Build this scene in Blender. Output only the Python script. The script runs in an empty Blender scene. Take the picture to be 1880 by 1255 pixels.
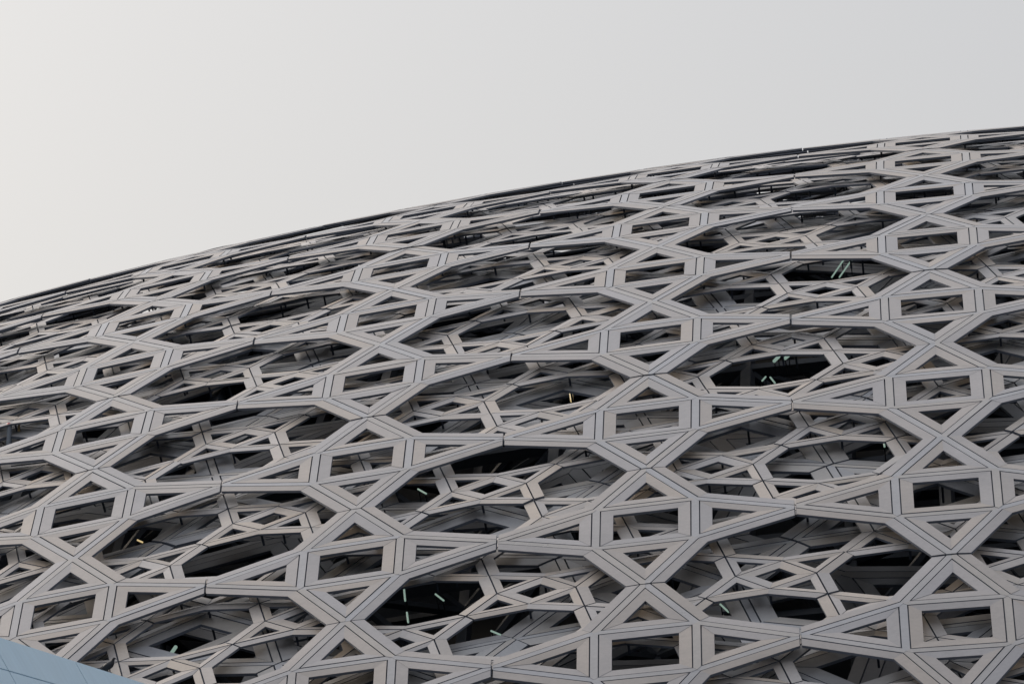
import bpy, bmesh, math, random
import numpy as np
from mathutils import Vector, Matrix

random.seed(7)
scene = bpy.context.scene
COL = scene.collection

# ------------------------------------------------------------------ camera
PITCH = math.radians(7.0)
CAM_POS = np.array([0.0, 0.0, 2.0])
FOC = 5.0359                      # focal length in image widths
cam_data = bpy.data.cameras.new('camera')
cam_data.sensor_width = 36.0
cam_data.lens = FOC * 36.0
cam_data.clip_start = 0.5
cam_data.clip_end = 20000.0
cam = bpy.data.objects.new('camera', cam_data)
COL.objects.link(cam)
cam.location = CAM_POS
cam.rotation_euler = (math.radians(90) + PITCH, 0, 0)
scene.camera = cam
scene.render.resolution_x = 1024
scene.render.resolution_y = 683

# ------------------------------------------------------------------ sky, sun, exposure
SUN_EL = math.radians(28.0)
SUN_AZ = math.radians(-40.0)      # from +Y (view direction) towards the left of the picture
world = bpy.data.worlds.new('World')
scene.world = world
world.use_nodes = True
wn, wl = world.node_tree.nodes, world.node_tree.links
wn.clear()
w_out = wn.new('ShaderNodeOutputWorld')
w_bg = wn.new('ShaderNodeBackground')
w_sky = wn.new('ShaderNodeTexSky')
w_sky.sky_type = 'NISHITA'
w_sky.sun_disc = False
w_sky.sun_elevation = SUN_EL
w_sky.sun_rotation = SUN_AZ
w_sky.air_density = 1.0
w_sky.dust_density = 6.0
w_sky.ozone_density = 1.0
w_hsv = wn.new('ShaderNodeHueSaturation')
w_hsv.inputs['Saturation'].default_value = 0.6
w_mix = wn.new('ShaderNodeMix')
w_mix.data_type = 'RGBA'
w_mix.inputs[0].default_value = 0.70
# milky veil of an overcast sky: brighter towards the zenith, a soft bright patch round the hidden sun
w_tc = wn.new('ShaderNodeTexCoord')
w_sep = wn.new('ShaderNodeSeparateXYZ')
wl.new(w_tc.outputs['Generated'], w_sep.inputs[0])
w_z = wn.new('ShaderNodeMapRange')
w_z.interpolation_type = 'SMOOTHSTEP'
w_z.inputs['From Min'].default_value = 0.15; w_z.inputs['From Max'].default_value = 1.0
w_z.inputs['To Min'].default_value = 0.0; w_z.inputs['To Max'].default_value = 1.0
wl.new(w_sep.outputs['Z'], w_z.inputs['Value'])
w_veil = wn.new('ShaderNodeMix'); w_veil.data_type = 'RGBA'
w_veil.inputs[6].default_value = (6.15, 6.28, 6.62, 1)
w_veil.inputs[7].default_value = (10.6, 11.3, 12.6, 1)
wl.new(w_z.outputs[0], w_veil.inputs[0])
w_dot = wn.new('ShaderNodeVectorMath'); w_dot.operation = 'DOT_PRODUCT'
wl.new(w_tc.outputs['Generated'], w_dot.inputs[0])
ga, ge = math.radians(-32), math.radians(10)
w_dot.inputs[1].default_value = (math.sin(ga) * math.cos(ge), math.cos(ga) * math.cos(ge), math.sin(ge))
w_max = wn.new('ShaderNodeMath'); w_max.operation = 'MAXIMUM'; w_max.inputs[1].default_value = 0.0
wl.new(w_dot.outputs['Value'], w_max.inputs[0])
w_pow = wn.new('ShaderNodeMath'); w_pow.operation = 'POWER'; w_pow.inputs[1].default_value = 8.0
wl.new(w_max.outputs[0], w_pow.inputs[0])
w_glow = wn.new('ShaderNodeVectorMath'); w_glow.operation = 'SCALE'
w_glow.inputs[0].default_value = (2.7, 2.45, 1.9)
wl.new(w_pow.outputs[0], w_glow.inputs['Scale'])
w_add = wn.new('ShaderNodeVectorMath'); w_add.operation = 'ADD'
# the half of the sky away from the hidden sun is dimmer
w_side = wn.new('ShaderNodeMapRange')
w_side.inputs['From Min'].default_value = -1.0; w_side.inputs['From Max'].default_value = 0.7
w_side.inputs['To Min'].default_value = 0.30; w_side.inputs['To Max'].default_value = 1.0
wl.new(w_dot.outputs['Value'], w_side.inputs['Value'])
w_dim = wn.new('ShaderNodeVectorMath'); w_dim.operation = 'SCALE'
wl.new(w_veil.outputs[2], w_dim.inputs[0]); wl.new(w_side.outputs[0], w_dim.inputs['Scale'])
wl.new(w_dim.outputs[0], w_add.inputs[0]); wl.new(w_glow.outputs[0], w_add.inputs[1])
wl.new(w_add.outputs[0], w_mix.inputs[7])
w_bg.inputs['Strength'].default_value = 0.1
wl.new(w_sky.outputs[0], w_hsv.inputs['Color'])
wl.new(w_hsv.outputs[0], w_mix.inputs[6])
wl.new(w_mix.outputs[2], w_bg.inputs['Color'])
wl.new(w_bg.outputs[0], w_out.inputs['Surface'])

sun_data = bpy.data.lights.new('sun', 'SUN')
sun_data.energy = 1.9
sun_data.angle = math.radians(14)
sun_data.color = (1.0, 0.86, 0.70)
sun = bpy.data.objects.new('sun', sun_data)
COL.objects.link(sun)
sd = Vector((math.sin(SUN_AZ) * math.cos(SUN_EL), math.cos(SUN_AZ) * math.cos(SUN_EL), math.sin(SUN_EL)))
sun.rotation_euler = sd.to_track_quat('Z', 'Y').to_euler()
sun.location = (-60, 60, 90)

scene.view_settings.view_transform = 'Standard'
scene.view_settings.look = 'None'
scene.view_settings.exposure = 0.0
scene.view_settings.gamma = 1.0
scene.view_settings.use_curve_mapping = False

# ------------------------------------------------------------------ dome geometry
# A sphere carries a square grid (u along the eaves, v up the slope); one grid step is about nine metres.
UNIT = 11.0
P = np.array([2.92905166, 1.70809562, 19.85368638, 1.6166008, 0.94538863,
              0.06115828, -0.08581607, 3.34293042, 2.70064832, 30.55301639])
WARP = np.array([[-0.00372817, -0.00892802], [-0.00245024, 0.03494639], [0.00424734, -0.06401396],
                 [0.00768499, 0.10059838], [-0.00288998, 0.17769599], [0.01081507, -0.0717606]]) 
RS = math.exp(P[0])


def rotvec(w):
    t = np.linalg.norm(w)
    k = w / t
    K = np.array([[0, -k[2], k[1]], [k[2], 0, -k[0]], [-k[1], k[0], 0]])
    return np.eye(3) + math.sin(t) * K + (1 - math.cos(t)) * K @ K


ROT = rotvec(P[4:7])
sp, cp = math.sin(PITCH), math.cos(PITCH)
VIEW2W = np.array([[1, 0, 0], [0, sp, cp], [0, -cp, sp]])
CENTRE = CAM_POS + UNIT * (VIEW2W @ (ROT @ np.array([0, 0, -RS]) + P[7:10]))
RADIUS = RS * UNIT


def dome(uv, d):
    """World points of grid positions uv (n,2) at depth d (n,) below the outer skin (grid units)."""
    uv = np.asarray(uv, float).reshape(-1, 2)
    d = np.broadcast_to(np.asarray(d, float), (len(uv),))
    u = np.clip((uv[:, 0] + .5) / 2.5, -1.7, 1.5)
    v = np.clip((uv[:, 1] - 2.5) / 3.5, -1.6, 1.9)
    B = np.c_[np.ones(len(u)), u, v, u * u, u * v, v * v]
    w = uv + B @ WARP
    q = w - P[1:3]
    r = np.linalg.norm(q, axis=1) + 1e-9
    th = 2 * np.arctan(r / 2 / RS)
    n = np.c_[q * (np.sin(th) / r)[:, None], np.cos(th)]          # unit normals in the dome frame
    nw = n @ (VIEW2W @ ROT).T
    # the shell is not a perfect sphere: its shoulder swells slightly to the right
    d = d - 0.024 * np.clip((uv[:, 0] + 0.6) / 2.2, 0, 2) ** 1.5 * np.clip((uv[:, 1] - 3.5) / 3.5, 0, 1.6) ** 1.5
    return CENTRE + nw * (RADIUS - d[:, None] * UNIT)


def project(X):
    """World points to pixels of the 1880 wide photograph; only used to decide what is worth building."""
    c = (np.asarray(X) - CAM_POS) @ VIEW2W
    f = FOC * 1880
    return np.c_[940 + f * c[:, 0] / c[:, 2], 627.5 + f * c[:, 1] / c[:, 2]]


def facing(X):
    n = (X - CENTRE)
    n = n / np.linalg.norm(n, axis=1)[:, None]
    v = CAM_POS - X
    v = v / np.linalg.norm(v, axis=1)[:, None]
    return (n * v).sum(1)


# ------------------------------------------------------------------ materials
def new_mat(name):
    m = bpy.data.materials.new(name)
    m.use_nodes = True
    nt = m.node_tree
    return m, nt.nodes, nt.links, nt.nodes['Principled BSDF']


def panel_material(name, base, var=0.06, rough=0.33, streak=0.5):
    m, n, l, b = new_mat(name)
    info = n.new('ShaderNodeObjectInfo')
    geo = n.new('ShaderNodeNewGeometry')
    mp = n.new('ShaderNodeMapping')
    mp.inputs['Scale'].default_value = (0.8, 0.8, 0.8)
    l.new(geo.outputs['Position'], mp.inputs['Vector'])
    big = n.new('ShaderNodeTexNoise')
    big.inputs['Scale'].default_value = 0.55
    big.inputs['Detail'].default_value = 6
    big.inputs['Roughness'].default_value = 0.65
    l.new(mp.outputs[0], big.inputs['Vector'])
    fine = n.new('ShaderNodeTexNoise')
    fine.inputs['Scale'].default_value = 9.0
    fine.inputs['Detail'].default_value = 8
    fine.inputs['Roughness'].default_value = 0.7
    l.new(mp.outputs[0], fine.inputs['Vector'])
    # value factor = 1 + var*(rand-.5)*2 + stains
    m1 = n.new('ShaderNodeMath'); m1.operation = 'MULTIPLY_ADD'
    l.new(info.outputs['Random'], m1.inputs[0])
    m1.inputs[1].default_value = 2 * var
    m1.inputs[2].default_value = 1 - var
    r1 = n.new('ShaderNodeMapRange')
    r1.inputs['From Min'].default_value = 0.3; r1.inputs['From Max'].default_value = 0.7
    r1.inputs['To Min'].default_value = 0.84; r1.inputs['To Max'].default_value = 1.10
    l.new(big.outputs['Fac'], r1.inputs['Value'])
    r2 = n.new('ShaderNodeMapRange')
    r2.inputs['From Min'].default_value = 0.25; r2.inputs['From Max'].default_value = 0.75
    r2.inputs['To Min'].default_value = 0.90; r2.inputs['To Max'].default_value = 1.08
    l.new(fine.outputs['Fac'], r2.inputs['Value'])
    m2 = n.new('ShaderNodeMath'); m2.operation = 'MULTIPLY'
    l.new(m1.outputs[0], m2.inputs[0]); l.new(r1.outputs[0], m2.inputs[1])
    m3 = n.new('ShaderNodeMath'); m3.operation = 'MULTIPLY'
    l.new(m2.outputs[0], m3.inputs[0]); l.new(r2.outputs[0], m3.inputs[1])
    # warm / cool drift between panels
    tint = n.new('ShaderNodeMix'); tint.data_type = 'RGBA'
    tint.inputs[6].default_value = (base[0] * 0.955, base[1] * 0.995, base[2] * 1.06, 1)
    tint.inputs[7].default_value = (base[0] * 1.06, base[1] * 1.0, base[2] * 0.91, 1)
    frac = n.new('ShaderNodeMath'); frac.operation = 'MULTIPLY'
    frac.inputs[1].default_value = 7.31
    l.new(info.outputs['Random'], frac.inputs[0])
    fr2 = n.new('ShaderNodeMath'); fr2.operation = 'FRACT'
    l.new(frac.outputs[0], fr2.inputs[0])
    l.new(fr2.outputs[0], tint.inputs[0])
    vm = n.new('ShaderNodeVectorMath'); vm.operation = 'SCALE'
    l.new(tint.outputs[2], vm.inputs[0]); l.new(m3.outputs[0], vm.inputs['Scale'])
    l.new(vm.outputs[0], b.inputs['Base Color'])
    rr = n.new('ShaderNodeMapRange')
    rr.inputs['To Min'].default_value = rough - 0.08; rr.inputs['To Max'].default_value = rough + 0.14
    l.new(big.outputs['Fac'], rr.inputs['Value'])
    l.new(rr.outputs[0], b.inputs['Roughness'])
    b.inputs['Specular IOR Level'].default_value = 0.5
    bump = n.new('ShaderNodeBump')
    bump.inputs['Strength'].default_value = 0.05
    bump.inputs['Distance'].default_value = 0.05
    l.new(fine.outputs['Fac'], bump.inputs['Height'])
    l.new(bump.outputs[0], b.inputs['Normal'])
    return m


def plain_material(name, base, rough=0.5, noise=0.12, scale=2.0, metal=0.0):
    m, n, l, b = new_mat(name)
    geo = n.new('ShaderNodeNewGeometry')
    t = n.new('ShaderNodeTexNoise')
    t.inputs['Scale'].default_value = scale
    t.inputs['Detail'].default_value = 6
    l.new(geo.outputs['Position'], t.inputs['Vector'])
    mx = n.new('ShaderNodeMix'); mx.data_type = 'RGBA'
    mx.inputs[6].default_value = tuple(c * (1 - noise) for c in base) + (1,)
    mx.inputs[7].default_value = tuple(c * (1 + noise) for c in base) + (1,)
    l.new(t.outputs['Fac'], mx.inputs[0])
    l.new(mx.outputs[2], b.inputs['Base Color'])
    b.inputs['Roughness'].default_value = rough
    b.inputs['Metallic'].default_value = metal
    return m


M_PANEL = panel_material('aluminium_panel', (0.385, 0.349, 0.328))
M_SPINE = panel_material('aluminium_spine', (0.385, 0.366, 0.358), var=0.04, rough=0.28)
M_PANEL2 = panel_material('aluminium_panel_second', (0.47, 0.418, 0.374), var=0.11)
M_PANEL3 = panel_material('aluminium_panel_deep', (0.35, 0.335, 0.325), var=0.08)
M_PANEL4 = panel_material('shade_grey_panel', (0.13, 0.122, 0.118), var=0.12)  # deepest layer: its shade is put into the colour as a darker grey
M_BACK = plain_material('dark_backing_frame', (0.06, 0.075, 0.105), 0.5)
M_STEEL = plain_material('painted_steel', (0.06, 0.068, 0.08), 0.6)
M_RUBBER = plain_material('black_fitting', (0.015, 0.016, 0.02), 0.6)
M_EDGE_SHADE = plain_material('shaded_panel_edge', (0.15, 0.165, 0.20), 0.45)  # shade of the side faces painted in as dark blue-grey
M_BLOCK_CAP = plain_material('dark_blocking_cap', (0.015, 0.018, 0.022), 0.9)  # near-black, for the added cap that darkens the interior

# ------------------------------------------------------------------ mesh helpers


def link(name, verts, faces, mat, parent=None, origin=None, smooth=False, edge=None):
    verts = np.asarray(verts, float)
    if origin is None:
        origin = verts.mean(0)
    me = bpy.data.meshes.new(name)
    me.from_pydata((verts - origin).tolist(), [], faces)
    me.materials.append(mat)
    if edge is not None:
        me.materials.append(M_EDGE_SHADE)
        me.polygons.foreach_set('material_index', edge)
    if smooth:
        me.shade_smooth()
    me.update()
    o = bpy.data.objects.new(name, me)
    COL.objects.link(o)
    if parent is not None:
        o.parent = parent
        o.location = Vector(origin) - Vector(parent['_o'])
    else:
        o.location = origin
    o['_o'] = [float(x) for x in origin]
    return o


def empty(name, loc):
    o = bpy.data.objects.new(name, None)
    o.empty_display_size = 0.5
    COL.objects.link(o)
    o.location = loc
    o['_o'] = [float(x) for x in loc]
    return o


def tag(o, label, cat, group=None):
    o['label'] = label
    o['category'] = cat
    if group:
        o['group'] = group
    return o


# ------------------------------------------------------------------ star pattern (local units: one star pitch = 1)
def line_x(p, d, q, e):
    m = np.array([[d[0], -e[0]], [d[1], -e[1]]])
    t = np.linalg.solve(m, q - p)
    return p + t[0] * d


def offset_poly(poly, w):
    """Inset (w>0) of a counter-clockwise polygon."""
    n = len(poly)
    out = []
    for i in range(n):
        a, b, c = poly[i - 1], poly[i], poly[(i + 1) % n]
        d0 = (b - a) / np.linalg.norm(b - a)
        d1 = (c - b) / np.linalg.norm(c - b)
        n0 = np.array([-d0[1], d0[0]])
        n1 = np.array([-d1[1], d1[0]])
        out.append(line_x(b + n0 * w, d0, b + n1 * w, d1))
    return out


def rot90(p, k):
    c, s = [(1, 0), (0, 1), (-1, 0), (0, -1)][k % 4]
    return np.array([c * p[0] - s * p[1], s * p[0] + c * p[1]])


H = 1 / 6
CORN = [np.array([H, -H]), np.array([H, H])]           # corners beside the east tip


def star_tiles(c, g, fi_t, fi_s, fo, gap, inset=0.0):
    """Tiles of one star. c half spine width, g groove, fi_t / fi_s inner flange of triangles / square,
    fo outer flange, gap half the open joint at a tip.
    Returns spine tiles, inner tiles, outer tiles: lists of (points, edge parameter per point)
    where the parameter is 0 beside the spine and 1 at the free edge."""
    spine, inner, outer = [], [], []
    seam_p, seam_d = np.array([0.5 - gap, 0.0]), np.array([0.0, 1.0])
    tri = [CORN[0], np.array([0.5, 0.0]), CORN[1]]
    sq = [np.array([-H, -H]), np.array([H, -H]), np.array([H, H]), np.array([-H, H])]
    a0, a1 = offset_poly(tri, c + g), offset_poly(tri, c + fi_t + inset)
    s0, s1 = offset_poly(sq, c + g), offset_poly(sq, c + fi_s + inset)
    ac = offset_poly(tri, c)
    sc = offset_poly(sq, c)
    # outer offsets along the leg from corner CORN[1] to the tip (normal pointing away from the star)
    tip = np.array([0.5, 0.0])
    dl = (tip - CORN[1]) / np.linalg.norm(tip - CORN[1])
    nl = np.array([-dl[1], dl[0]])
    if nl[1] < 0:
        nl = -nl
    diag = np.array([1.0, 1.0])

    def outpts(w):
        corner = line_x(CORN[1] + nl * w, dl, np.zeros(2), diag)
        end = line_x(CORN[1] + nl * w, dl, seam_p, seam_d)
        return corner, end
    oc, oe = outpts(c)
    o0c, o0e = outpts(c + g)
    o1c, o1e = outpts(c + fo - inset)
    fl = lambda p: np.array([p[0], -p[1]])
    for k in range(4):
        R = lambda p: rot90(p, k)
        # inner flanges of the triangle, each side a mitred tile
        for i in range(3):
            j = (i + 1) % 3
            inner.append(([R(a0[i]), R(a0[j]), R(a1[j]), R(a1[i])], [0, 0, 1, 1]))
        # inner flange of the square beside this triangle
        inner.append(([R(s0[1]), R(s0[2]), R(s1[2]), R(s1[1])], [0, 0, 1, 1]))
        # two outer flanges
        outer.append(([R(o0e), R(o1e), R(o1c), R(o0c)], [0, 1, 1, 0]))
        outer.append(([R(fl(o0c)), R(fl(o1c)), R(fl(o1e)), R(fl(o0e))], [0, 1, 1, 0]))
        if c > 0:
            N = R(CORN[1]); N0 = R(CORN[0])
            # square side strip
            spine.append(([N0, R(ac[0]), R(ac[2]), N, R(sc[2]), R(sc[1])], [0] * 6))
            # leg strips
            T = R(np.array([0.5 - gap, 0.0]))
            spine.append(([N, R(ac[2]), R(ac[1]), T, R(oe), R(oc)], [0] * 6))
            spine.append(([N0, R(fl(oc)), R(fl(oe)), T, R(ac[1]), R(ac[0])], [0] * 6))
    return spine, inner, outer


def area(p):
    p = np.asarray(p)
    x, y = p[:, 0], p[:, 1]
    return 0.5 * np.sum(x * np.roll(y, -1) - np.roll(x, -1) * y)


class Layer:
    def __init__(s, name, o, A, B, d, c, g, fi_t, fi_s, fo, gap, drop, thick, back_thick, back_drop, mats, split, rod=0.0, bend=None):
        s.name, s.o, s.A, s.B, s.d = name, np.array(o), np.array(A), np.array(B), d
        pitch = math.sqrt(abs(s.A[0] * s.B[1] - s.A[1] * s.B[0]))
        s.pitch = pitch
        k = 1 / pitch
        t = star_tiles(c * k, g * k, fi_t * k, fi_s * k, fo * k, gap * k)
        fix = lambda L: [(np.array(p)[::-1] if area(p) < 0 else np.array(p), np.array(e)[::-1] if area(p) < 0 else np.array(e)) for p, e in L]
        s.spine, s.inner, s.outer = map(fix, t)
        bw = 0.016 if c > 0 else 0.012
        tb = star_tiles(c * k, 0.0, bw * k, bw * k, bw * k, gap * 0.5 * k)
        tb = [x for L in map(fix, tb) for x in L]
        # merged backing plate: shared vertices, walls only along the free edges
        keys, vs, es, faces = {}, [], [], []
        for pts, ev in tb:
            f = []
            for q, e in zip(pts, ev):
                kk = (round(q[0], 5), round(q[1], 5))
                if kk not in keys:
                    keys[kk] = len(vs); vs.append(q); es.append(e)
                if not f or f[-1] != keys[kk]:
                    f.append(keys[kk])
            faces.append(f)
        cnt = {}
        for f in faces:
            for i in range(len(f)):
                e = (f[i], f[(i + 1) % len(f)])
                cnt[e] = cnt.get(e, 0) + 1
        n = len(vs)
        bf = [list(f) for f in faces] + [[i + n for i in reversed(f)] for f in faces]
        for (a, b) in cnt:
            if (b, a) not in cnt:
                bf.append([a, a + n, b + n, b])
        s.bv, s.be, s.bf = np.array(vs), np.array(es), bf
        s.drop, s.thick, s.back_thick, s.back_drop = drop, thick, back_thick, back_drop
        s.mats, s.split, s.rod = mats, split, rod
        s.bend = bend

    def uv(s, m, n, pts):
        pts = np.asarray(pts)
        if s.bend:                          # the turned layers follow their own gently bent grid
            k, om, on = s.bend
            mm = om + k * (m + pts[:, 0])
            nn = on - k * (n + pts[:, 1])
            a = np.clip((mm - 2) / 4, -1.9, 2.2)
            b = np.clip((nn + 5) / 5, -2.4, 1.6)
            Q = np.c_[a * a, a * b, b * b, a ** 3, a * a * b, a * b * b, b ** 3]
            return BO + mm[:, None] * A2 + nn[:, None] * B2 + Q @ BQ
        return s.o + (m + pts[:, :1]) * s.A + (n + pts[:, 1:]) * s.B

    def plate(s, m, n, pts, ev, dz):
        uv = s.uv(m, n, pts)
        top = dome(uv, s.d + dz + s.drop * ev)
        bot = dome(uv, s.d + dz + s.drop * ev + s.thick)
        k = len(pts)
        v = np.vstack([top, bot])
        f = [list(range(k)), list(range(2 * k - 1, k - 1, -1))]
        f += [[i, i + k, (i + 1) % k + k, (i + 1) % k] for i in range(k)]
        return v, f, [0, 1] + [1] * k

    def backing(s, m, n, dz):
        uv = s.uv(m, n, s.bv)
        top = dome(uv, s.d + dz + s.back_drop + s.drop * s.be)
        bot = dome(uv, s.d + dz + s.back_drop + s.drop * s.be + s.back_thick)
        v = [np.vstack([top, bot])]
        f = [list(x) for x in s.bf]
        if s.rod > 0:                       # fixing posts below the four corners of the square
            for (sx, sy) in ((1, 1), (-1, 1), (-1, -1), (1, -1)):
                c0 = np.array([sx * H, sy * H])
                r = 0.004 / s.pitch
                ring = np.array([[c0[0] + r * math.cos(a), c0[1] + r * math.sin(a)] for a in np.arange(6) * math.pi / 3])
                u6 = s.uv(m, n, ring)
                base = sum(len(x) for x in v)
                v.append(dome(u6, s.d + dz + s.back_drop + s.back_thick * 0.8))
                v.append(dome(u6, s.d + dz + s.rod))
                f += [[base + i, base + i + 6, base + (i + 1) % 6 + 6, base + (i + 1) % 6] for i in range(6)]
        return np.vstack(v), f


LARGE = Layer('large_star', (0, 0), (1, 0), (0, 1), 0.0, 0.0125, 0.0042, 0.044, 0.045, 0.043, 0.0035,
              0.0018, 0.0068, 0.003, 0.0072, (M_SPINE, M_PANEL), True, rod=0.033)
BO = np.array([0.39166964, -0.48150845])
A2, B2 = np.array([0.44622488, 0.29818522]), np.array([0.31171557, -0.36385113])
BQ = np.array([[-0.03242659, 0.01186663], [0.02821426, -0.05829874], [0.05041712, 0.04403337], [0.00391381, 0.03031],
               [-0.00096761, 0.03871835], [0.00691722, -0.05351658], [0.00902167, -0.05986104]])
SMALL = Layer('small_star', BO, A2, -B2, 0.036, 0.0, 0.0024, 0.025, 0.040, 0.035, 0.0028,
              0.0022, 0.006, 0.003, 0.0063, (M_PANEL2, M_PANEL2), True, rod=0.046, bend=(1.0, 0.0, 0.0))
K3 = 2 * 1.00424989
BROAD = Layer('broad_star', BO - 2.44665 * A2 - 0.60319 * B2, A2 * K3, -B2 * K3, 0.072, 0.011, 0.0048, 0.044, 0.062, 0.056, 0.0042,
              0.003, 0.0080, 0.003, 0.0083, (M_PANEL3, M_PANEL3), True, rod=0.09, bend=(K3, -2.44665, -0.60319))
th4 = math.radians(15.5)
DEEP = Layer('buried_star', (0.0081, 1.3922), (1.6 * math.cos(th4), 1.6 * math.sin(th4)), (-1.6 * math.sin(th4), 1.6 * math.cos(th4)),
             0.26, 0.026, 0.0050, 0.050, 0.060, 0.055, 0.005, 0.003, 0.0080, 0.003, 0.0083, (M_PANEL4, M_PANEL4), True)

# ------------------------------------------------------------------ the dome building
dome_root = empty('lattice_dome', (CENTRE[0], CENTRE[1], 0.0))
tag(dome_root, 'vast grey dome of layered star-shaped aluminium lattice under a pale sky', 'dome')


def add_star(L, m, n, rng, counts):
    ctr = dome(L.uv(m, n, np.zeros((1, 2))), L.d)[0]
    dz = rng.uniform(-0.0025, 0.0025)
    v, f = L.backing(m, n, dz)
    px = project(v)
    size = min(np.ptp(px[:, 0]), np.ptp(px[:, 1]))
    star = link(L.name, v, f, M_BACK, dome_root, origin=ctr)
    def group(tiles, name, mat, split):
        if split:
            for pts, ev in tiles:
                pv, pf, pe = L.plate(m, n, pts, ev, dz + rng.uniform(-0.0006, 0.0006))
                link(name, pv, pf, mat, star, edge=pe)
        elif tiles:
            vs, fs, es, b = [], [], [], 0
            for pts, ev in tiles:
                pv, pf, pe = L.plate(m, n, pts, ev, dz)
                es += pe; vs.append(pv); fs += [[i + b for i in q] for q in pf]; b += len(pv)
            link(name, np.vstack(vs), fs, mat, star, edge=es)
    big = L.split and size > 60
    group(L.spine, 'spine_strip', L.mats[0], big)
    if big:
        group(L.inner, 'inner_panel', L.mats[1], True)
        group(L.outer, 'outer_panel', L.mats[1], True)
    else:
        group(L.inner + L.outer, 'cladding', L.mats[1], False)
    counts[0] += 1
    counts[1] += big


def build_layer(L, seed):
    rng = random.Random(seed)
    rest_v, rest_f, rest_e, b = [], [], [], 0
    tiles = L.spine + L.inner + L.outer
    counts = [0, 0]
    corners = np.array([[.5, 0], [0, .5], [-.5, 0], [0, -.5], [H, H], [-H, H], [-H, -H], [H, -H]])
    inv = np.linalg.inv(np.array([L.A, L.B]).T)
    box = np.array([[-6, -3.5], [5, -3.5], [5, 14], [-6, 14]]) - L.o
    mn = (inv @ box.T).T
    for m in range(int(mn[:, 0].min()) - 3, int(mn[:, 0].max()) + 4):
        for n in range(int(mn[:, 1].min()) - 3, int(mn[:, 1].max()) + 4):
            uv = L.uv(m, n, corners)
            c = L.uv(m, n, np.zeros((1, 2)))[0]
            if not (-5 < c[0] < 4 and -2.6 < c[1] < 13):
                continue
            X = dome(uv, L.d)
            px = project(X)
            fc = facing(X).max()
            if px[:, 0].max() > -25 and px[:, 0].min() < 1905 and px[:, 1].max() > 150 and px[:, 1].min() < 1275 and fc > -0.02:
                add_star(L, m, n, rng, counts)
            elif fc > -0.30:
                vs, fs = L.backing(m, n, 0.0)
                rest_e += [1] * len(fs); rest_v.append(vs); rest_f += [[i + b for i in q] for q in fs]; b += len(vs)
                for pts, ev in tiles:
                    pv, pf, pe = L.plate(m, n, pts, ev, 0.0)
                    rest_e += pe; rest_v.append(pv); rest_f += [[i + b for i in q] for q in pf]; b += len(pv)
    if rest_v:
        o = link(L.name + '_field', np.vstack(rest_v), rest_f, L.mats[1], dome_root, edge=rest_e)
        o['kind'] = 'stuff'


build_layer(LARGE, 1)
build_layer(SMALL, 2)
build_layer(BROAD, 3)
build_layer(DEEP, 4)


# steel space frame between the outer and the inner skins
def tube(p, q, r, V, F, sides=6):
    p, q = np.asarray(p), np.asarray(q)
    d = (q - p) / (np.linalg.norm(q - p) + 1e-9)
    a = np.cross(d, [0.31, 0.2, 0.93]); a /= np.linalg.norm(a)
    c = np.cross(d, a)
    b = len(V)
    for k in range(sides):
        t = 2 * math.pi * k / sides
        o = r * (math.cos(t) * a + math.sin(t) * c)
        V.append(p + o); V.append(q + o)
    for k in range(sides):
        i, j = b + 2 * k, b + 2 * ((k + 1) % sides)
        F.append([i, j, j + 1, i + 1])


V, F = [], []
us = np.arange(-4.6, 3.8, 0.7)
vs_ = np.arange(-2.8, 12.3, 0.7)
D0, D1 = 0.31, 0.50
rotf = math.radians(31)
fr = lambda u, v: (u, v)
top = {}; bot = {}
for i, u in enumerate(us):
    for j, v in enumerate(vs_):
        top[i, j] = dome([[u, v]], D0)[0]
        bot[i, j] = dome([[u + .35, v + .35]], D1)[0]
for (i, j), p in top.items():
    if (i + 1, j) in top: tube(p, top[i + 1, j], 0.26, V, F, 4)
    if (i, j + 1) in top: tube(p, top[i, j + 1], 0.26, V, F, 4)
    for di in (0, -1):
        for dj in (0, -1):
            if (i + di, j + dj) in bot: tube(p, bot[i + di, j + dj], 0.17, V, F, 6)
for (i, j), p in bot.items():
    if (i + 1, j) in bot: tube(p, bot[i + 1, j], 0.24, V, F, 4)
    if (i, j + 1) in bot: tube(p, bot[i, j + 1], 0.24, V, F, 4)
o = link('space_frame', np.array(V), F, M_STEEL, dome_root)
o['kind'] = 'stuff'

# added closed dark cap down to the rim, keeps the interior black
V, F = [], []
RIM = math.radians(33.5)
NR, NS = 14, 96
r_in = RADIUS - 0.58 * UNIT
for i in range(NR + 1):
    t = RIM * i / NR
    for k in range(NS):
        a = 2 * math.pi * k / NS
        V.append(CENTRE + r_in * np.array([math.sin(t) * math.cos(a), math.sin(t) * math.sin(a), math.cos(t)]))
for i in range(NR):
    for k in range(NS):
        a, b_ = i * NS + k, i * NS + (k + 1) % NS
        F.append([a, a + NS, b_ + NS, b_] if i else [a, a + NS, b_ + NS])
link('dark_blocking_cap', np.array(V), F, M_BLOCK_CAP, dome_root, smooth=True)

# ------------------------------------------------------------------ ground
M_GROUND = plain_material('dark_paving', (0.045, 0.052, 0.06), 0.7, 0.2, 0.3)
g = link('ground', np.array([[-6000, -6000, 0], [6000, -6000, 0], [6000, 6000, 0], [-6000, 6000, 0.0]]), [[0, 1, 2, 3]], M_GROUND)
g['kind'] = 'structure'


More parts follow.
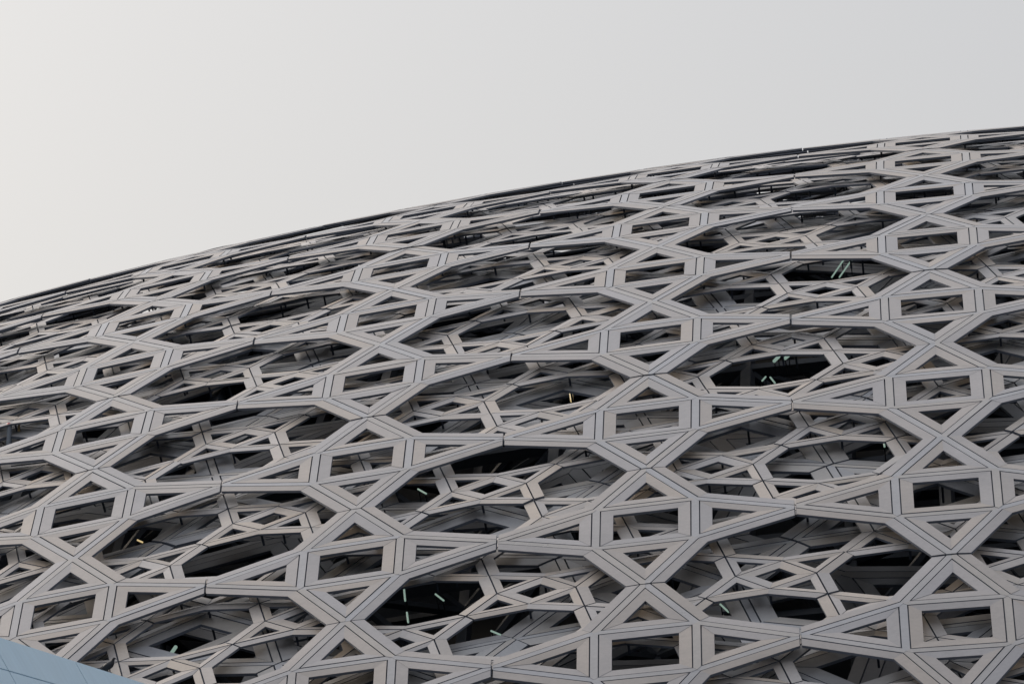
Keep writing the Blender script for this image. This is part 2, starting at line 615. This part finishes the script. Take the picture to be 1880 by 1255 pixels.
def box_mesh(o, ex, ey, ez, sx, sy, sz, bevel=0.0):
    """Box from corner o along unit axes ex, ey, ez with the given sizes; optional chamfered edges."""
    bm = bmesh.new()
    bmesh.ops.create_cube(bm, size=1.0)
    for v in bm.verts:
        v.co = Vector(((v.co.x + .5) * sx, (v.co.y + .5) * sy, (v.co.z + .5) * sz))
    if bevel:
        bmesh.ops.bevel(bm, geom=list(bm.edges), offset=bevel, segments=1, affect='EDGES')
    vs = np.array([o + ex * v.co.x + ey * v.co.y + ez * v.co.z for v in bm.verts])
    bm.verts.index_update()
    fs = [[v.index for v in f.verts] for f in bm.faces]
    bm.free()
    return vs, fs


# ------------------------------------------------------------------ pale blue wall in front of the dome (bottom left)
def wall_material():
    m, n, l, b = new_mat('skylight_blue_wall')
    tc = n.new('ShaderNodeNewGeometry')
    t1 = n.new('ShaderNodeTexNoise'); t1.inputs['Scale'].default_value = 0.7; t1.inputs['Detail'].default_value = 7
    l.new(tc.outputs['Position'], t1.inputs['Vector'])
    mp = n.new('ShaderNodeMapping'); mp.inputs['Scale'].default_value = (1.3, 1.3, 0.2)
    l.new(tc.outputs['Position'], mp.inputs['Vector'])
    t2 = n.new('ShaderNodeTexNoise'); t2.inputs['Scale'].default_value = 2.0; t2.inputs['Detail'].default_value = 5
    l.new(mp.outputs[0], t2.inputs['Vector'])
    mx = n.new('ShaderNodeMix'); mx.data_type = 'RGBA'
    mx.inputs[6].default_value = (0.64, 0.83, 0.95, 1)  # blue skylight on a white wall, put into its base colour
    mx.inputs[7].default_value = (0.70, 0.88, 0.98, 1)
    l.new(t1.outputs['Fac'], mx.inputs[0])
    mx2 = n.new('ShaderNodeMix'); mx2.data_type = 'RGBA'; mx2.blend_type = 'MULTIPLY'
    r = n.new('ShaderNodeMapRange')
    r.inputs['From Min'].default_value = 0.35; r.inputs['From Max'].default_value = 0.7
    r.inputs['To Min'].default_value = 0.96; r.inputs['To Max'].default_value = 1.02
    l.new(t2.outputs['Fac'], r.inputs['Value'])
    l.new(r.outputs[0], mx2.inputs[7]); mx2.inputs[0].default_value = 1.0
    l.new(mx.outputs[2], mx2.inputs[6])
    l.new(mx2.outputs[2], b.inputs['Base Color'])
    b.inputs['Roughness'].default_value = 0.6
    return m


M_WALL = wall_material()
M_CORE = plain_material('wall_core', (0.10, 0.12, 0.14), 0.8)
WA = np.array([-8.53, 85.9, 0.0])          # foot of the wall where it enters the picture
WB = np.array([-7.03, 100.0, 0.0])
WTOP = 7.6
wd = (WB - WA) / np.linalg.norm(WB - WA)
wnrm = np.array([wd[1], -wd[0], 0.0])      # visible side
up = np.array([0.0, 0.0, 1.0])
WLEN = 7.55
LEAN = math.radians(30)  # tilted back so the face catches more skylight
WT = np.array([WA[0], WA[1], WTOP])             # top edge
wu = up * math.cos(LEAN) - wnrm * math.sin(LEAN)
wn2 = wnrm * math.cos(LEAN) + up * math.sin(LEAN)
WSL = WTOP / math.cos(LEAN)
wall_root = empty('parapet_wall', WA + wnrm * WTOP * math.tan(LEAN))
tag(wall_root, 'pale blue panelled wall crossing the bottom left corner before the dome', 'wall')
start = -2 * WLEN + 6.55
v, f = box_mesh(WT + wd * start - wn2 * 0.40 - wu * (WSL - 0.30), wd, wn2, wu, 6 * WLEN, 0.37, WSL - 0.33)
link('wall_core', v, f, M_CORE, wall_root)
rows = [(0.0, 0.72), (0.72, 2.7), (2.7, 4.7), (4.7, 6.7), (6.7, WSL - 0.30)]
for i in range(6):
    for z0, z1 in rows:
        v, f = box_mesh(WT + wd * (start + i * WLEN + 0.035) - wn2 * 0.06 - wu * (z1 - 0.008), wd, wn2, wu,
                        WLEN - 0.07, 0.06, z1 - z0 - 0.016, bevel=0.006)
        link('wall_panel', v, f, M_WALL, wall_root)


# ------------------------------------------------------------------ pigeon on the wall
def ring_body(path, radii, sides=12, flat=None):
    """One continuous skin over a path with elliptical rings; closed at both ends."""
    path = [np.array(p, float) for p in path]
    V, F = [], []
    n = len(path)
    for i, p in enumerate(path):
        t = path[min(i + 1, n - 1)] - path[max(i - 1, 0)]
        t /= np.linalg.norm(t)
        side = np.array([0, 1.0, 0])
        upv = np.cross(t, side); upv /= np.linalg.norm(upv)
        rw, rh = radii[i]
        for k in range(sides):
            a = 2 * math.pi * k / sides
            V.append(p + side * rw * math.cos(a) + upv * rh * math.sin(a))
    for i in range(n - 1):
        for k in range(sides):
            a, b = i * sides + k, i * sides + (k + 1) % sides
            F.append([a, b, b + sides, a + sides])
    F.append(list(range(sides))[::-1])
    F.append([(n - 1) * sides + k for k in range(sides)])
    return np.array(V), F


M_BIRD = plain_material('dark_plumage', (0.008, 0.010, 0.016), 0.6, 0.4, 60)
M_NECK = plain_material('neck_plumage', (0.02, 0.028, 0.04), 0.3, 0.3, 60)
M_WING = plain_material('chequered_wing', (0.02, 0.024, 0.034), 0.6, 0.8, 90)
M_BEAK = plain_material('beak', (0.03, 0.03, 0.03), 0.5)
M_LEG = plain_material('bird_leg', (0.06, 0.025, 0.025), 0.6)
tq = 0.758
px_t = WA + wd * 10.3
perch = np.array([px_t[0] - wnrm[0] * 0.06, px_t[1] - wnrm[1] * 0.06, WTOP])
bird = empty('pigeon', perch)
tag(bird, 'dark grey pigeon perched on the pale blue wall', 'pigeon')
bx = np.array([0.93, 0.37, 0.0]); by = np.array([-0.37, 0.93, 0.0])


def bird_pts(V, s=1.3):
    return np.array([perch + s * (bx * p[0] + by * p[1] + up * p[2]) for p in np.asarray(V)])


path = [(-0.150, 0, 0.020), (-0.125, 0, 0.030), (-0.095, 0, 0.050), (-0.06, 0, 0.075), (-0.02, 0, 0.098), (0.015, 0, 0.122),
        (0.035, 0, 0.148), (0.045, 0, 0.172), (0.052, 0, 0.192), (0.062, 0, 0.205), (0.078, 0, 0.207), (0.088, 0, 0.203)]
rad = [(0.020, 0.004), (0.024, 0.010), (0.036, 0.030), (0.050, 0.047), (0.056, 0.054), (0.050, 0.050),
       (0.036, 0.037), (0.024, 0.026), (0.021, 0.022), (0.021, 0.020), (0.014, 0.013), (0.006, 0.006)]
V, F = ring_body(path, rad, 14)
body = link('body', bird_pts(V), F, M_BIRD, bird, origin=perch + up * 0.1, smooth=True)
V, F = ring_body([(0.086, 0, 0.204), (0.098, 0, 0.200), (0.110, 0, 0.193)], [(0.005, 0.005), (0.004, 0.004), (0.001, 0.001)], 8)
link('beak', bird_pts(V), F, M_BEAK, bird, smooth=True)
for sgn in (-1, 1):
    V, F = ring_body([(-0.165, 0, 0.030), (-0.12, 0, 0.052), (-0.06, 0, 0.085), (0.0, 0, 0.112), (0.03, 0, 0.125)],
                     [(0.004, 0.010), (0.008, 0.024), (0.012, 0.038), (0.012, 0.036), (0.004, 0.014)], 10)
    V[:, 1] += sgn * np.interp(V[:, 0], [-0.17, -0.06, 0.03], [0.018, 0.048, 0.038])
    link('wing', bird_pts(V), F, M_WING, bird, smooth=True)
    V, F = [], []
    tube((0.0, sgn * 0.02, 0.05), (0.008, sgn * 0.02, 0.006), 0.005, V, F, 6)
    for ang in (-0.6, 0.0, 0.6):
        tube((0.008, sgn * 0.02, 0.005), (0.035 * math.cos(ang), sgn * 0.02 + 0.03 * math.sin(ang), 0.003), 0.003, V, F, 5)
    link('leg', bird_pts(V), F, M_LEG, bird)
    V, F = ring_body([(0.066, sgn * 0.019, 0.209), (0.069, sgn * 0.020, 0.209), (0.072, sgn * 0.019, 0.209)], [(.002, .003), (.003, .004), (.002, .003)], 8)
    link('eye', bird_pts(V), F, M_RUBBER, bird, smooth=True)
V, F = ring_body([(-0.225, 0, 0.008), (-0.18, 0, 0.016), (-0.12, 0, 0.035)], [(0.026, 0.003), (0.024, 0.005), (0.02, 0.008)], 10)
link('tail', bird_pts(V), F, M_BIRD, bird, smooth=True)


# ------------------------------------------------------------------ warning lamp and brass post standing in an opening at the left edge
def lathe(profile, base, axis, sides=16):
    axis = np.asarray(axis, float); axis = axis / np.linalg.norm(axis)
    a = np.cross(axis, [0.3, 0.9, 0.1]); a /= np.linalg.norm(a)
    c = np.cross(axis, a)
    V, F = [], []
    for r, z in profile:
        for k in range(sides):
            t = 2 * math.pi * k / sides
            V.append(base + axis * z + r * (math.cos(t) * a + math.sin(t) * c))
    for i in range(len(profile) - 1):
        for k in range(sides):
            p, q = i * sides + k, i * sides + (k + 1) % sides
            F.append([p, q, q + sides, p + sides])
    F.append(list(range(sides))[::-1])
    F.append([(len(profile) - 1) * sides + k for k in range(sides)])
    return np.array(V), F


M_GREY = plain_material('grey_enamel', (0.30, 0.33, 0.37), 0.4)
M_RED = plain_material('red_lens', (0.55, 0.03, 0.03), 0.25)
M_BRASS = plain_material('brass', (0.45, 0.33, 0.17), 0.35, 0.2, 8, 0.8)
pb = dome([[-2.4316, 2.6905]], 0.05)[0] - up * 0.44
lamp_post = empty('warning_lamp', pb)
tag(lamp_post, 'grey cylindrical lamp post with a red cap in an opening at the left edge', 'lamp post')
V, F = lathe([(0.10, -0.6), (0.10, 0.0), (0.085, 0.01), (0.085, 0.44), (0.095, 0.45), (0.095, 0.49), (0.05, 0.495)], pb, up)
link('post', V, F, M_GREY, lamp_post, smooth=False)
V, F = lathe([(0.10, 0.49), (0.10, 0.50), (0.085, 0.55), (0.05, 0.575), (0.01, 0.58)], pb, up)
link('lens', V, F, M_RED, lamp_post, smooth=True)
pb2 = dome([[-2.3960, 2.72]], 0.05)[0] - up * 0.58
brass = empty('brass_post', pb2)
tag(brass, 'thin brass post with a round knob beside the red-capped lamp', 'post')
V, F = lathe([(0.02, -0.6), (0.02, 0.30), (0.05, 0.31), (0.05, 0.35), (0.025, 0.37), (0.045, 0.42), (0.045, 0.47), (0.02, 0.50)], pb2, up)
link('shaft', V, F, M_BRASS, brass)
V, F = lathe([(0.02, 0.49), (0.055, 0.52), (0.07, 0.57), (0.055, 0.62), (0.02, 0.65), (0.012, 0.72)], pb2, up)
link('knob', V, F, M_BRASS, brass, smooth=True)


# ------------------------------------------------------------------ glowing tubes standing in for sky glimpsed through lattice gaps
def glint_material(name, col, strength):
    m, n, l, b = new_mat(name)
    b.inputs['Base Color'].default_value = (0.25, 0.28, 0.26, 1)
    b.inputs['Emission Color'].default_value = col + (1,)
    b.inputs['Emission Strength'].default_value = strength
    return m


M_TUBE = glint_material('pale_green_tube', (0.66, 0.95, 0.80), 0.30)
M_WARM = glint_material('warm_tube', (1.0, 0.75, 0.36), 0.6)
G = 'glint tubes inside the dome'
LD = 0.17
GLINTS = [
    ((0.6307, 3.5151), (0.6760, 3.8647), 'left one of two slanted pale green glint tubes high in the right half'),
    ((0.6594, 3.4977), (0.7091, 3.8677), 'right one of two slanted pale green glint tubes high in the right half'),
    ((0.4176, 2.2227), (0.4354, 2.2840), 'short wide pale green glint tube under a small diamond right of centre'),
    ((0.4571, 2.2431), (0.4730, 2.2901), 'short narrow pale green glint tube just right of the wide one'),
    ((0.3744, 1.9750), (0.3881, 2.0269), 'left one of two pale green glint tubes leaning apart right of centre'),
    ((0.4038, 2.0128), (0.4214, 1.9263), 'right one of two pale green glint tubes leaning apart right of centre'),
    ((-0.3266, 2.2519), (-0.3148, 2.0418), 'upright warm yellow glint tube in a dark opening at the centre'),
    ((-0.8504, 1.2438), (-0.8166, 1.1722), 'small pale green glint tube left of centre under a large star'),
    ((-0.8665, 0.2506), (-0.8582, 0.1292), 'upright pale green glint tube, upper of two in the lower dark opening'),
    ((-0.7548, 0.1536), (-0.7227, 0.0813), 'tilted pale green glint tube in the lower dark opening left of centre'),
    ((-0.8495, 0.0272), (-0.8421, -0.0653), 'upright pale green glint tube, lower of two in the lower dark opening'),
    ((-0.5547, -0.2317), (-0.5186, -0.2789), 'thin pale green glint tube near the bottom centre behind a small joint'),
    ((-1.6805, -0.0303), (-1.6600, 0.0528), 'stubby pale green glint tube in the dark diamond above the pigeon'),
    ((-1.8726, 1.2392), (-1.8497, 1.1972), 'tiny warm yellow glint tube in a dark opening at the left'),
    ((0.2213, -0.2357), (0.2499, -0.3087), 'tilted pale green glint tube at lower right beside a large star tip'),
    ((0.6964, 2.3479), (0.6941, 2.3017), 'tiny warm yellow glint tube in the right half beside a small joint'),
    ((0.7977, 1.0951), (0.7988, 1.0486), 'small upright pale green glint tube in the right half below a large star'),
]
for a, b_, lab in GLINTS:
    pa, pb_ = dome([a, b_], LD)
    warm = 'warm' in lab
    mid = (pa + pb_) / 2
    root = empty('glint_tube', mid)
    tag(root, lab, 'strip light', G)
    d = pb_ - pa
    ln = np.linalg.norm(d); ax = d / ln
    r = 0.055 if 'wide' in lab or 'stubby' in lab or 'upright warm' in lab else 0.028
    V, F = lathe([(r * 0.5, 0.0), (r, 0.02), (r, ln - 0.02), (r * 0.5, ln)], pa, ax, 10)
    link('tube', V, F, M_WARM if warm else M_TUBE, root)
    nrm = (mid - CENTRE) / np.linalg.norm(mid - CENTRE)
    for q in (0.12, 0.88):
        c = pa + d * q
        V, F = [], []
        tube(c, c - nrm * 0.5, 0.02, V, F, 6)
        link('hanger', np.array(V), F, M_RUBBER, root)


# clean up helper properties
for ob in bpy.data.objects:
    if '_o' in ob:
        del ob['_o']
